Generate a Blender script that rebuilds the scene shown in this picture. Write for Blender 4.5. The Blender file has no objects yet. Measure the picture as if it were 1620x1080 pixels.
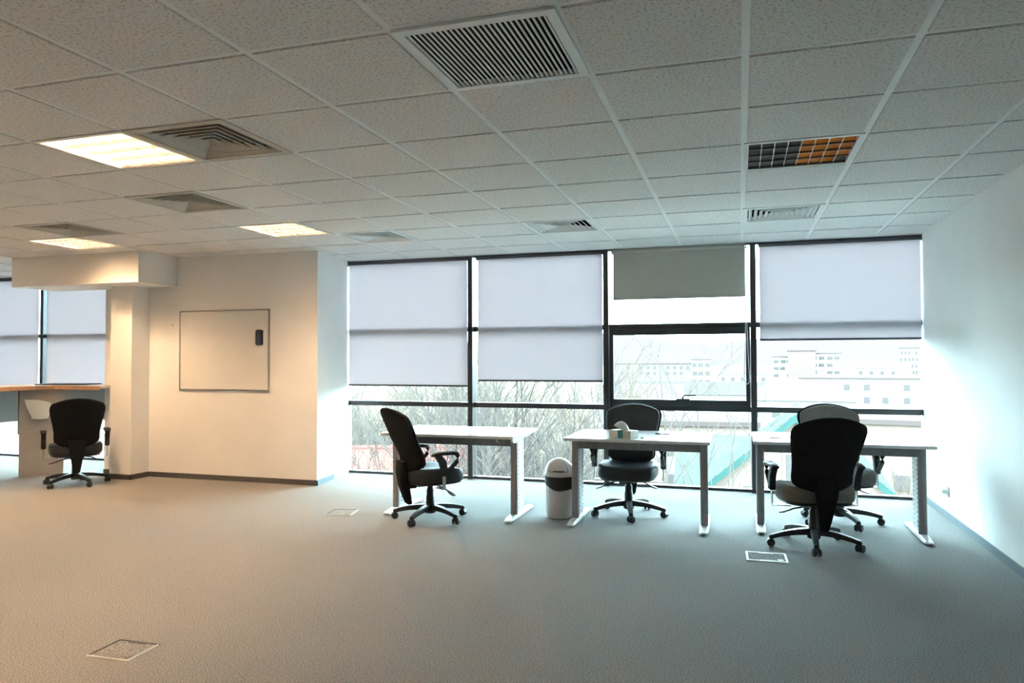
import bpy, bmesh, math, random
from mathutils import Vector, Matrix
random.seed(7)
R = math.radians
scn = bpy.context.scene
C = scn.collection

# ------------------------------------------------------------------ camera
CAM = Vector((-0.0328, -3.0272, 1.3847))
YAW, PITCH, ROLL, FPX = 0.302313, 0.0234372, -0.0029751, 1155.344
r0 = Vector((math.cos(YAW), math.sin(YAW), 0))
f0 = Vector((-math.sin(YAW), math.cos(YAW), 0))
fwd = f0*math.cos(PITCH) + Vector((0, 0, 1))*math.sin(PITCH)
u0 = -f0*math.sin(PITCH) + Vector((0, 0, 1))*math.cos(PITCH)
rt = r0*math.cos(ROLL) + u0*math.sin(ROLL)
up = -r0*math.sin(ROLL) + u0*math.cos(ROLL)
cd = bpy.data.cameras.new('camera')
cd.sensor_width = 36
cd.lens = FPX/1620*36
cd.clip_end = 4000
cam = bpy.data.objects.new('camera', cd)
C.objects.link(cam)
m = Matrix((rt, up, -fwd)).transposed().to_4x4()
m.translation = CAM
cam.matrix_world = m
scn.camera = cam

# ------------------------------------------------------------------ sky: bright even overcast
w = bpy.data.worlds.new('overcast')
scn.world = w
w.use_nodes = True
bg = w.node_tree.nodes['Background']
bg.inputs[0].default_value = (0.64, 0.91, 1.0, 1)
bg.inputs[1].default_value = 7.0
scn.view_settings.view_transform = 'Standard'
scn.view_settings.look = 'None'
scn.view_settings.gamma = 1
scn.view_settings.exposure = 2.42
LAMP = 53.0
LAMPCOL = (1.0, 0.67, 0.40)

# ------------------------------------------------------------------ materials
M = {}
def mat(name, col, rough=.6, metal=0, spec=.5, noise=None, bump=None, emit=None, var=0.0):
    """procedural principled material; noise=(scale, second colour), bump=(scale, strength, distance)"""
    mt = bpy.data.materials.new(name); mt.use_nodes = True
    nt = mt.node_tree; b = nt.nodes['Principled BSDF']
    b.inputs['Base Color'].default_value = (*col, 1)
    b.inputs['Roughness'].default_value = rough
    b.inputs['Metallic'].default_value = metal
    b.inputs['Specular IOR Level'].default_value = spec
    tc = nt.nodes.new('ShaderNodeTexCoord')
    if noise:
        n = nt.nodes.new('ShaderNodeTexNoise'); n.inputs['Scale'].default_value = noise[0]
        n.inputs['Detail'].default_value = 3
        nt.links.new(tc.outputs['Object'], n.inputs['Vector'])
        cr = nt.nodes.new('ShaderNodeValToRGB')
        lo, hi = (noise[2], noise[3]) if len(noise) > 3 else (.35, .65)
        cr.color_ramp.elements[0].position = lo; cr.color_ramp.elements[1].position = hi
        cr.color_ramp.elements[0].color = (*noise[1], 1); cr.color_ramp.elements[1].color = (*col, 1)
        nt.links.new(n.outputs['Fac'], cr.inputs['Fac'])
        nt.links.new(cr.outputs['Color'], b.inputs['Base Color'])
    if bump:
        n2 = nt.nodes.new('ShaderNodeTexNoise'); n2.inputs['Scale'].default_value = bump[0]
        n2.inputs['Detail'].default_value = 2
        nt.links.new(tc.outputs['Object'], n2.inputs['Vector'])
        bp = nt.nodes.new('ShaderNodeBump'); bp.inputs['Strength'].default_value = bump[1]
        bp.inputs['Distance'].default_value = bump[2]
        nt.links.new(n2.outputs['Fac'], bp.inputs['Height'])
        nt.links.new(bp.outputs['Normal'], b.inputs['Normal'])
    if emit:
        b.inputs['Emission Color'].default_value = (*emit[0], 1)
        b.inputs['Emission Strength'].default_value = emit[1]
    M[name] = mt
    return mt

mat('wall', (.86, .855, .84), .85, noise=(3, (.835, .83, .815)), bump=(160, .12, .002))
mat('tile', (.74, .725, .71), .95, noise=(75, (.50, .485, .47), .36, .47), bump=(75, .5, .003))
mat('grid', (.80, .82, .82), .5, noise=(9, (.76, .78, .78)))
mat('slab', (.12, .12, .12), .9, noise=(4, (.09, .09, .09)))
mat('carpet', (.33, .32, .31), .98, spec=.1, noise=(150, (.125, .122, .118), .34, .66), bump=(190, .8, .006))
mat('baseboard', (.085, .08, .08), .6, noise=(30, (.065, .062, .062)))
mat('baseboard_carpet', (.24, .27, .29), .95, spec=.1, noise=(220, (.14, .17, .19)), bump=(260, .6, .004))
mat('frame_black', (.030, .029, .033), .3, noise=(8, (.025, .024, .028)))
mat('taupe', (.44, .41, .36), .9, noise=(120, (.38, .355, .31)))
mat('dark_bar', (.06, .06, .075), .5, noise=(20, (.05, .05, .065)))
mat('black_plastic', (.012, .012, .013), .42, noise=(40, (.009, .009, .010)))
mat('black_fabric', (.013, .013, .014), .95, spec=.15, noise=(300, (.009, .009, .010)), bump=(500, .4, .001))
mat('seat_black', (.030, .032, .035), .55, spec=.4, noise=(200, (.022, .024, .027)), bump=(400, .3, .001))
mat('fabric_brown', (.20, .185, .17), .92, spec=.2, noise=(160, (.10, .09, .085)), bump=(400, .4, .001))
mat('chrome', (.62, .62, .63), .25, 1, noise=(20, (.55, .55, .56)))
mat('desk_white', (.80, .79, .80), .22, noise=(5, (.77, .76, .77)))
mat('alu', (.30, .28, .285), .45, .2, noise=(25, (.27, .25, .255)))
mat('alu_light', (.52, .525, .53), .4, .2, noise=(25, (.68, .69, .70)))
mat('apron', (.22, .205, .21), .6, noise=(25, (.27, .26, .265)))
mat('slot', (.08, .09, .1), .8, noise=(30, (.06, .07, .08)))
mat('bin_grey', (.60, .585, .58), .4, noise=(20, (.56, .545, .54)))
mat('bag_black', (.008, .008, .009), .5, noise=(60, (.008, .008, .01)), bump=(30, .8, .01))
mat('paper_white', (.82, .83, .83), .8, noise=(60, (.76, .77, .77)))
mat('carton', (.66, .64, .56), .7, noise=(30, (.62, .60, .52)))
mat('teal', (.02, .22, .27), .6, noise=(40, (.015, .18, .23)))
mat('board_white', (.78, .77, .74), .12, noise=(4, (.75, .74, .71)))
mat('board_frame', (.42, .42, .43), .35, .7, noise=(30, (.36, .36, .37)))
mat('eraser', (.06, .075, .11), .6, noise=(60, (.045, .06, .09)))
mat('metal_white', (.74, .74, .73), .5, noise=(10, (.71, .71, .70)))
mat('grille_dark', (.012, .012, .014), .9, noise=(8, (.008, .008, .01)))
mat('vent_tan', (.52, .49, .44), .5, noise=(10, (.48, .45, .40)))
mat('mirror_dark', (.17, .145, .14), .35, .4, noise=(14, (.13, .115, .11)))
mat('orange_reflection', (.98, .33, .03), .4, .0, noise=(14, (.90, .27, .02)))
mat('louver', (.80, .76, .70), .28, .9, noise=(14, (.82, .78, .72)))
mat('tube', (.9, .9, .85), .5, emit=(LAMPCOL, LAMP), noise=(9, (.88, .88, .83)))
mat('tube_off', (.55, .55, .53), .4, noise=(9, (.5, .5, .48)))
mat('floorbox', (.62, .61, .58), .5, noise=(30, (.57, .56, .53)))
mat('wood_edge', (.44, .24, .14), .5, noise=(14, (.36, .19, .11)))
mat('counter_top', (.62, .56, .50), .35, noise=(6, (.58, .52, .46)))
mat('panel_grey', (.36, .345, .33), .6, noise=(7, (.34, .325, .31)))
mat('socket', (.78, .79, .79), .4, noise=(30, (.75, .76, .76)))
mat('white_plastic', (.82, .84, .83), .25, noise=(9, (.79, .81, .80)))
mat('strip_wood', (.45, .33, .24), .5, noise=(20, (.40, .29, .20)))
# outdoors: all but the palest colours are lightened to paint in haze
mat('ground', (0.1265, 0.0946, 0.0689), .95, noise=(.25, (0.0770, 0.0616, 0.0480)))
mat('bounce_yard', (.66, .65, .63), .9, noise=(.8, (.60, .59, .57)))
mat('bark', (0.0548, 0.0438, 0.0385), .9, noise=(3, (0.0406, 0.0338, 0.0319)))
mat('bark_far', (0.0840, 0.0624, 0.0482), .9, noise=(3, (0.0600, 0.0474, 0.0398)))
mat('plaster_white', (.20, .19, .187), .9, noise=(.4, (.17, .162, .16)))
mat('plaster_beige', (0.1298, 0.0946, 0.0783), .9, noise=(.5, (0.1188, 0.0880, 0.0739)))
mat('plaster_far', (0.0950, 0.0730, 0.0672), .9, noise=(.4, (0.0860, 0.0670, 0.0622)))
mat('brick_far', (0.0946, 0.0650, 0.0595), .9, noise=(.5, (0.0879, 0.0616, 0.0561)))
mat('pane_far', (0.0611, 0.0520, 0.0501), .5, spec=.1, noise=(.7, (0.0520, 0.0442, 0.0426)))
mat('roof_red', (0.1595, 0.0462, 0.0354), .8, noise=(1.5, (0.1375, 0.0407, 0.0316)))
mat('roof_green', (0.0434, 0.0483, 0.0424), .7, noise=(1.5, (0.0366, 0.0414, 0.0367)))
mat('board_green', (0.0212, 0.0444, 0.0402), .6, noise=(3, (0.0206, 0.0396, 0.0365)))
mat('roof_snow', (0.0580, 0.0420, 0.0389), .9, noise=(.3, (0.0518, 0.0378, 0.0357)))
mat('roof_grey', (0.0434, 0.0339, 0.0313), .8, noise=(.5, (0.0389, 0.0305, 0.0286)))
mat('hill', (0.0480, 0.0354, 0.0322), 1, noise=(.012, (0.0452, 0.0336, 0.0309)))
for k_ in ('ground', 'bounce_yard', 'bark', 'bark_far', 'plaster_white', 'plaster_beige', 'plaster_far', 'brick_far', 'pane_far', 'roof_red', 'roof_green', 'board_green', 'roof_snow', 'roof_grey', 'hill'):
    M[k_].node_tree.nodes['Principled BSDF'].inputs['Specular IOR Level'].default_value = 0   # matt outdoor surfaces

def blind_material():
    mt = bpy.data.materials.new('blind_fabric'); mt.use_nodes = True
    nt = mt.node_tree; nt.nodes.clear()
    out = nt.nodes.new('ShaderNodeOutputMaterial')
    tc = nt.nodes.new('ShaderNodeTexCoord')
    n = nt.nodes.new('ShaderNodeTexNoise'); n.inputs['Scale'].default_value = 90
    mp = nt.nodes.new('ShaderNodeMapping'); mp.inputs['Scale'].default_value = (.25, 1, 2.5)
    cr = nt.nodes.new('ShaderNodeValToRGB')
    cr.color_ramp.elements[0].color = (.218, .190, .190, 1); cr.color_ramp.elements[1].color = (.251, .219, .219, 1)
    tr = nt.nodes.new('ShaderNodeBsdfTranslucent'); df = nt.nodes.new('ShaderNodeBsdfDiffuse')
    df.inputs[0].default_value = (.34, .34, .38, 1)
    ad = nt.nodes.new('ShaderNodeAddShader')
    l = nt.links.new
    l(tc.outputs['Object'], mp.inputs[0]); l(mp.outputs[0], n.inputs['Vector']); l(n.outputs['Fac'], cr.inputs[0])
    l(cr.outputs[0], tr.inputs[0]); l(tr.outputs[0], ad.inputs[0]); l(df.outputs[0], ad.inputs[1]); l(ad.outputs[0], out.inputs[0])
    M['blind'] = mt
blind_material()

def glass_material():
    mt = bpy.data.materials.new('window_glass'); mt.use_nodes = True
    nt = mt.node_tree; nt.nodes.clear(); l = nt.links.new
    out = nt.nodes.new('ShaderNodeOutputMaterial')
    tp = nt.nodes.new('ShaderNodeBsdfTransparent')
    gl = nt.nodes.new('ShaderNodeBsdfGlossy'); gl.inputs['Roughness'].default_value = .02
    fr = nt.nodes.new('ShaderNodeFresnel'); fr.inputs[0].default_value = 1.2
    tc = nt.nodes.new('ShaderNodeTexCoord'); n = nt.nodes.new('ShaderNodeTexNoise'); n.inputs['Scale'].default_value = 2.0
    cr = nt.nodes.new('ShaderNodeValToRGB')      # faint smears in the tint
    cr.color_ramp.elements[0].color = (.92, .955, .955, 1); cr.color_ramp.elements[1].color = (.945, .98, .98, 1)
    m2 = nt.nodes.new('ShaderNodeMixShader')
    l(tc.outputs['Object'], n.inputs['Vector']); l(n.outputs['Fac'], cr.inputs[0]); l(cr.outputs[0], tp.inputs[0])
    l(fr.outputs[0], m2.inputs[0]); l(tp.outputs[0], m2.inputs[1]); l(gl.outputs[0], m2.inputs[2]); l(m2.outputs[0], out.inputs[0])
    M['glass'] = mt
glass_material()

# ------------------------------------------------------------------ mesh builder
class MB:
    def __init__(s): s.v = []; s.f = []
    def add(s, vs, fs):
        o = len(s.v); s.v += [tuple(p) for p in vs]; s.f += [tuple(i+o for i in f) for f in fs]; return s
    def box(s, x0, y0, z0, x1, y1, z1):
        vs = [(x, y, z) for z in (z0, z1) for y in (y0, y1) for x in (x0, x1)]
        return s.add(vs, [(0, 2, 3, 1), (4, 5, 7, 6), (0, 1, 5, 4), (2, 6, 7, 3), (0, 4, 6, 2), (1, 3, 7, 5)])
    def prism(s, poly, z0, z1, axis='z'):
        n = len(poly)
        if axis == 'z': g = lambda a, b, c: (a, b, c)
        elif axis == 'y': g = lambda a, b, c: (a, c, b)
        else: g = lambda a, b, c: (c, a, b)
        vs = [g(a, b, z0) for a, b in poly] + [g(a, b, z1) for a, b in poly]
        fs = [tuple(range(n))[::-1], tuple(range(n, 2*n))] + [(i, (i+1) % n, n+(i+1) % n, n+i) for i in range(n)]
        return s.add(vs, fs)
    def loft(s, loops, cap=True, close=False):
        n = len(loops[0]); vs = [p for lp in loops for p in lp]; fs = []
        k = len(loops)
        for a in range(k if close else k-1):
            b = (a+1) % k
            for i in range(n):
                j = (i+1) % n; fs.append((a*n+i, a*n+j, b*n+j, b*n+i))
        if cap and not close:
            fs.append(tuple(range(n))[::-1]); fs.append(tuple((k-1)*n+i for i in range(n)))
        return s.add(vs, fs)
    def tube(s, pts, rad, n=8, cap=True):
        pts = [Vector(p) for p in pts]; k = len(pts)
        if not hasattr(rad, '__len__'): rad = [rad]*k
        loops = []; ref = None
        for i, p in enumerate(pts):
            t = (pts[min(i+1, k-1)]-pts[max(i-1, 0)]).normalized()
            if ref is None:
                ref = Vector((0, 0, 1)) if abs(t.z) < .9 else Vector((1, 0, 0))
            a = t.cross(ref).normalized(); b = a.cross(t).normalized(); ref = b
            loops.append([p+(a*math.cos(q)+b*math.sin(q))*rad[i] for q in [2*math.pi*j/n for j in range(n)]])
        return s.loft(loops, cap)
    def lathe(s, prof, n=24, cx=0, cy=0, cap=True):
        return s.loft([[(cx+r*math.cos(2*math.pi*i/n), cy+r*math.sin(2*math.pi*i/n), z) for i in range(n)] for r, z in prof], cap)
    def beam(s, pts, wd, ht, side=None):
        """rectangular bar through pts; wd/ht scalars or lists"""
        pts = [Vector(p) for p in pts]; k = len(pts)
        if not hasattr(wd, '__len__'): wd = [wd]*k
        if not hasattr(ht, '__len__'): ht = [ht]*k
        loops = []
        for i, p in enumerate(pts):
            t = (pts[min(i+1, k-1)]-pts[max(i-1, 0)]).normalized()
            ref = Vector(side) if side else (Vector((0, 0, 1)) if abs(t.z) < .95 else Vector((0, 1, 0)))
            a = t.cross(ref).normalized(); b = a.cross(t).normalized()
            loops.append([p+a*sx*wd[i]/2+b*sy*ht[i]/2 for sx, sy in ((-1, -1), (1, -1), (1, 1), (-1, 1))])
        return s.loft(loops)
    def mesh(s, name, smooth=False, bevel=0):
        me = bpy.data.meshes.new(name); me.from_pydata(s.v, [], s.f)
        bm = bmesh.new(); bm.from_mesh(me)
        bmesh.ops.recalc_face_normals(bm, faces=bm.faces)
        if bevel:
            es = [e for e in bm.edges if e.calc_face_angle(0) > .6]
            bmesh.ops.bevel(bm, geom=es, offset=bevel, segments=2, affect='EDGES', clamp_overlap=True)
        bm.to_mesh(me); bm.free()
        if smooth:
            for p in me.polygons: p.use_smooth = True
            me.set_sharp_from_angle(angle=R(42))
        return me

def obj(name, mb, material, parent=None, smooth=False, bevel=0, loc=None):
    me = mb if isinstance(mb, bpy.types.Mesh) else mb.mesh(name, smooth, bevel)
    if not me.materials: me.materials.append(M[material])
    o = bpy.data.objects.new(name, me); C.objects.link(o)
    if parent: o.parent = parent
    if loc: o.location = loc
    return o
def thing(name, label, cat, loc=(0, 0, 0), rz=0, group=None):
    o = bpy.data.objects.new(name, None); C.objects.link(o)
    o.empty_display_size = .1
    o.location = loc; o.rotation_euler = (0, 0, rz)
    return tag(o, label, cat, group)
def tag(o, label, cat, group=None):
    o['label'] = label; o['category'] = cat
    if group: o['group'] = group
    return o
def struct(name, mb, material, **k):
    o = obj(name, mb, material, **k); o['kind'] = 'structure'; return o
def dup(o, parent=None):
    c = o.copy(); C.objects.link(c)
    if parent: c.parent = parent
    for ch in list(o.children): dup(ch, c)
    return c
def se(c, e):  # superellipse
    return math.copysign(abs(c)**e, c)
# a point in the world from a bearing seen by the photographer: px column, distance, height
def bearing(px, dist):
    a = math.atan((px-810)/FPX)-YAW
    return CAM.x+dist*math.sin(a), CAM.y+dist*math.cos(a)

# ------------------------------------------------------------------ room shell
H = 2.5858
G = .625
XR, XL, YB, YW = 1.662, -11.25, -5.0, 4.87     # right wall, left wall, back wall, window line
TOP = H+.22
PX0, PX1, PY = -7.43, -4.47, 4.007            # core wall with the whiteboard

struct('floor', MB().box(XL-.2, YB-.2, -.12, XR+.2, YW+.16, 0), 'carpet')
struct('wall_right', MB().box(XR, YB-.2, 0, XR+.2, YW+.16, TOP), 'wall')
struct('wall_left', MB().box(XL-.2, YB-.2, 0, XL, YW+.16, TOP), 'wall')
struct('wall_back', MB().box(XL, YB-.2, 0, XR, YB, TOP), 'wall')
struct('wall_core', MB().prism([(PX0, PY), (PX1, PY), (-4.62, YW+.14), (PX0, YW+.14)], 0, TOP), 'wall')
struct('wall_column', MB().box(-7.07, 3.74, 0, -6.76, PY, H-.3), 'wall')
struct('wall_soffit', MB().box(-8.22, 3.42, 2.243, -6.36, PY, H+.0), 'wall')
# skirting
bh = .058
struct('baseboard_right', MB().box(XR-.012, YB, 0, XR, YW, bh), 'baseboard_carpet')
b = struct('baseboard_core', MB().box(-6.76, PY-.012, 0, PX1, PY, bh), 'baseboard')
struct('baseboard_column', MB().box(-7.082, 3.728, 0, -6.748, 3.74, bh).box(-6.76, 3.728, 0, -6.748, PY-.012, bh), 'baseboard')
struct('baseboard_return', MB().prism([(PX1, PY), (PX1+.012, PY), (-4.608, YW), (-4.62, YW)], 0, bh), 'baseboard_carpet')
struct('baseboard_end', MB().box(PX0, PY-.012, 0, -7.082, PY, bh), 'baseboard')
struct('baseboard_back', MB().box(XL, YB, 0, XR-.012, YB+.012, bh), 'baseboard')
struct('baseboard_left', MB().box(XL, YB+.012, 0, XL+.012, YW, bh), 'baseboard')

# ceiling: slab, exposed grid and single lay-in tiles
ceil = struct('ceiling', MB().box(XL, YB, TOP-.04, XR, YW+.14, TOP+.1), 'slab')
LIT = [(-6, 0), (-7, 4), (-11, 4), (-11, 0), (-6, -4), (-11, -4), (-15, 0), (-15, 4)]  # those not named in LN are out of view, added for warm fill
OFF = [(0, 2)]
FOURWAY = [(-5, 0), (-7, 2), (-10, 3), (-6, 5), (-3, 5), (0, 5)]
GRILLE = [(-2, -1)]
fix = set(LIT+OFF+FOURWAY+GRILLE)
i0, i1 = -18, 2
j0, j1 = -8, 7
def cell(i, j): return i*G, j*G, min((i+1)*G, XR), min((j+1)*G, YW+.13)
HT = .297
tile_me = MB().box(-HT, -HT, 0, HT, HT, .02).mesh('ceiling_tile', bevel=.003)
rest = MB()
for i in range(i0, i1+1):
    for j in range(j0, j1+1):
        if (i, j) in fix: continue
        x0, y0, x1, y1 = cell(i, j)
        full = x1-x0 > G-.001 and y1-y0 > G-.001
        if j < -3:
            rest.box(x0+.0155, y0+.0155, H, x1-(.0155 if x1 < XR else 0), y1-.0155, H+.02)
        elif full:
            t = obj('ceiling_tile', tile_me, 'tile', ceil, loc=(x0+G/2, y0+G/2, H))
            t.rotation_euler.z = random.choice((0, 1, 2, 3))*math.pi/2
        else:
            obj('ceiling_tile', MB().box(x0+.0155, y0+.0155, H, x1-(.0155 if x1-x0 > G-.001 else .004), y1-(.0155 if y1-y0 > G-.001 else .004), H+.02), 'tile', ceil)
o = obj('ceiling_tile_field', rest, 'tile', ceil); o['kind'] = 'stuff'
for i in range(i0, i1+1):
    obj('main_runner', MB().box(i*G-.0155, YB, H+.005, i*G+.0155, YW+.13, H+.03), 'grid', ceil)
for j in range(j0+1, j1+1):
    obj('cross_tee', MB().box(XL, j*G-.0155, H+.0058, XR, j*G+.0155, H+.03), 'grid', ceil)
struct('trim_1', MB().box(XR-.022, YB, H+.001, XR, YW, H+.005), 'grid')

# ------------------------------------------------------------------ window wall
YG = YW+.105         # glass plane
MW = .058
def window(n, xa, xb, sash=False, last=False, inner=True):
    fr = MB().box(xa+MW/2, YG-.035, 0, xb-MW/2, YG+.035, .028)
    fr.box(xa+MW/2, YG-.035, H-.02, xb-MW/2, YG+.035, TOP)
    wn = struct('window_%d' % n, fr, 'frame_black')
    obj('mullion', MB().box(xa-MW/2, YW, 0, xa+MW/2, YG+.05, TOP), 'frame_black', wn, bevel=.003)
    if last: obj('mullion', MB().box(xb-MW/2, YW, 0, xb+MW/2, YG+.05, TOP), 'frame_black', wn, bevel=.003)
    for z in (.852, 1.728):
        obj('transom', MB().box(xa+MW/2, YG-.05, z-.028, xb-MW/2, YG+.03, z+.028), 'frame_black', wn, bevel=.003)
    lev = [(.028, .824), (.88, 1.70), (1.756, H-.02)]
    for k, (za, zb) in enumerate(lev):
        if sash and k == 1:
            a, b2, c, d = xa+MW/2+.004, xb-MW/2-.004, za+.002, zb-.002
            t = .062
            s = MB().box(a, YG-.075, c, b2, YG+.01, c+t).box(a, YG-.075, d-t, b2, YG+.01, d).box(a, YG-.075, c+t, a+t*.7, YG+.01, d-t).box(b2-t*.7, YG-.075, c+t, b2, YG+.01, d-t)
            so = obj('sash', s, 'frame_black', wn)
            obj('pane', MB().box(a+t*.7, YG-.004, c+t, b2-t*.7, YG+.004, d-t), 'glass', so)
            hx = (a+b2)/2+.05
            h = MB().box(hx-.07, YG-.092, c+.02, hx+.07, YG-.075, c+t+.012)
            h.tube([(hx, YG-.085, c+t), (hx, YG-.12, c+t+.03), (hx+.015, YG-.135, c+t+.052), (hx+.135, YG-.135, c+t+.055)], .009, 8)
            obj('window_handle', h, 'frame_black', so, smooth=True)
        else:
            obj('pane', MB().box(xa+MW/2, YG-.004, za, xb-MW/2, YG+.004, zb), 'glass', wn)
    return wn
XM = [-4.655, -3.005, -1.425, .103, XR+MW/2]
window(1, XM[0], XM[1]); window(2, XM[1], XM[2]); window(3, XM[2], XM[3], sash=True); window(4, XM[3], XM[4])
XL2 = [-11.05, -9.49, -7.93]
window(5, XL2[0], XL2[1]); window(6, XL2[1], XL2[2], last=True)
w7 = struct('window_7', MB().box(-7.93+MW/2, YG-.035, 0, PX0, YG+.035, .028), 'frame_black')
obj('pane', MB().box(-7.93+MW/2, YG-.004, .028, PX0, YG+.004, H), 'glass', w7)
obj('transom', MB().box(-7.93+MW/2, YG-.05, 1.70, PX0, YG+.03, 1.756), 'frame_black', w7)
struct('trim_2', MB().box(XL, YW, 0, -11.05-MW/2, YG+.05, TOP), 'frame_black')
struct('trim_3', MB().box(PX1-.1, YW-.006, H-.012, XR, YW+.0, H+.0), 'grid')

def blind(xa, xb, zb, label, material='blind', group='roller blinds on the windows', bar='dark_bar', gapl=.035, gapr=.012):
    yb = YW+.03
    a, b2 = xa+MW/2+gapl, xb-MW/2-gapr
    t = thing('roller_blind', label, 'blind', ((a+b2)/2, yb, zb), 0, group)
    hw = (b2-a)/2; top = H-zb-.035
    f = MB(); n = 8
    f.box(-hw, -.0008, .01, hw, .0008, top)
    obj('fabric', f, material, t)
    obj('bottom_bar', MB().box(-hw, -.008, -.006, hw, .008, .014), bar, t, bevel=.003)
    obj('roller_tube', MB().tube([(-hw-.005, .012, top-.0), (hw+.005, .012, top-.0)], .026, 14), material if material != 'blind' else 'dark_bar', t, smooth=True)
    for sx in (-1, 1): obj('bracket', MB().box(sx*(hw+.012)-.005, -.02, top-.03, sx*(hw+.012)+.005, .04, top+.033), 'dark_bar', t)
    return t
blind(XM[0], XM[1], 1.066, 'long pale roller blind next to the whiteboard wall, lowered furthest above the first desk')
blind(XM[1], XM[2], 1.131, 'pale translucent roller blind over the window behind the waste bin', gapl=.06)
b3 = blind(XM[2], XM[3], 2.024, 'short opaque taupe roller blind rolled up high above the opening sash', 'taupe', bar='taupe', gapl=.05, gapr=.05)
ch = MB(); xc = XM[3]-XM[2]
lx = .70
zz = [1.75-2.024, 1.40-2.024, 1.12-2.024]
ch.tube([(lx-.012, -.015, H-2.024-.05), (lx-.012, -.05, zz[0]), (lx-.024, -.05, zz[1]), (lx-.03, -.05, zz[2]+.06), (lx-.018, -.05, zz[2]+.01), (lx, -.05, zz[2]-.005), (lx+.016, -.05, zz[2]+.015), (lx+.02, -.05, zz[2]+.07), (lx+.01, -.05, zz[1]), (lx+.0, -.05, zz[0]), (lx+.004, -.015, H-2.024-.05)], .0042, 6)
obj('pull_chain', ch, 'metal_white', b3, smooth=True)
blind(XM[3], XM[4], 1.566, 'wide pale translucent roller blind beside the right-hand wall')
blind(XL2[0], XL2[1], .95, 'pale translucent roller blind left of the mullion behind the corner counter', gapr=.055)
blind(XL2[1], XL2[2], .95, 'pale translucent roller blind between the dark mullion and the soffited column')
blind(XL2[2], PX0+.08, .95, 'narrow pale translucent roller blind against the column, right of the other left-hand blinds')

# ------------------------------------------------------------------ luminaires and air fittings in the ceiling
def luminaire(i, j, lit, label, group):
    x0, y0 = i*G, j*G
    t = thing('ceiling_light', label, 'ceiling light', (x0+G/2, y0+G/2, H), 0, group)
    h = .285
    hs = MB()
    # tray open downwards
    hs.box(-h-.012, -h-.012, .082, h+.012, h+.012, .09)
    for s in (-1, 1):
        hs.box(-h-.012, min(s*h, s*(h+.012)), .0, h+.012, max(s*h, s*(h+.012)), .082)
        hs.box(min(s*h, s*(h+.012)), -h, .0, max(s*h, s*(h+.012)), h, .082)
    obj('housing', hs, 'louver' if lit else 'metal_white', t)
    p = 2*h/4
    for k in range(4):
        y = -h+p*(k+.5)
        obj('tube', MB().tube([(-h+.01, y, .062), (h-.01, y, .062)], .013, 10), 'tube' if lit else 'tube_off', t, smooth=True)
    for k in range(5):
        y = -h+p*k
        y = max(-h+.004, min(h-.004, y))
        # V-shaped parabolic long reflectors
        obj('long_reflector', MB().prism([(y-.0015, .002), (y+.0015, .002), (y+.022, .048), (y-.022, .048)] if lit else [(y-.001, .004), (y+.001, .004), (y+.001, .05), (y-.001, .05)], -h+.001, h-.001, 'x'), 'louver' if lit else 'mirror_dark', t)
    q = 2*h/8
    if lit:
        for k in range(1, 8):
            x = -h+q*k
            obj('cross_blade', MB().prism([(x-.001, .004), (x+.001, .004), (x+.010, .044), (x-.010, .044)], -h+.005, h-.005, 'y'), 'louver', t)
    else:
        for k in range(1, 8):
            x = -h+q*k
            obj('cross_blade', MB().prism([(x-.001, .004), (x+.001, .004), (x+.001, .05), (x-.001, .05)], -h+.005, h-.005, 'y'), 'louver', t)
        # curved mirror cells; a warm reflection is painted orange on the right half
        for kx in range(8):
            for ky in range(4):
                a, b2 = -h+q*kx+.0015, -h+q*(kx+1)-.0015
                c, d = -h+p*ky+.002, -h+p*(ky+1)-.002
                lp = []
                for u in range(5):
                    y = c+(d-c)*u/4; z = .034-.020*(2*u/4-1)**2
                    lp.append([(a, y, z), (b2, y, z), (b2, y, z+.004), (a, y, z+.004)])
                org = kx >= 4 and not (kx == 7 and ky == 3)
                obj('reflector_cell', MB().loft(lp), 'orange_reflection' if org else 'mirror_dark', t)
    e = G/2-.001
    fr = MB()
    for s in (-1, 1):
        fr.box(-e, min(s*h, s*e), -.002, e, max(s*h, s*e), .004)
        fr.box(min(s*h, s*e), -h, -.002, max(s*h, s*e), h, .004)
    obj('rim', fr, 'metal_white', t)
    return t
LN = {(-6, 0): 'large lit louvred ceiling light beside the nearest four-way air diffuser',
      (-7, 4): 'lit louvred ceiling light nearest the whiteboard wall',
      (-11, 4): 'lit louvred ceiling light in front of the soffit over the column'}
for (i, j) in LIT:
    luminaire(i, j, True, LN.get((i, j), 'added unseen louvred ceiling light for warm fill, further left or behind the camera'), 'louvred ceiling lights')
luminaire(0, 2, False, 'unlit louvred ceiling light with dark mirror cells and a painted orange reflection', 'louvred ceiling lights')

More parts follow.
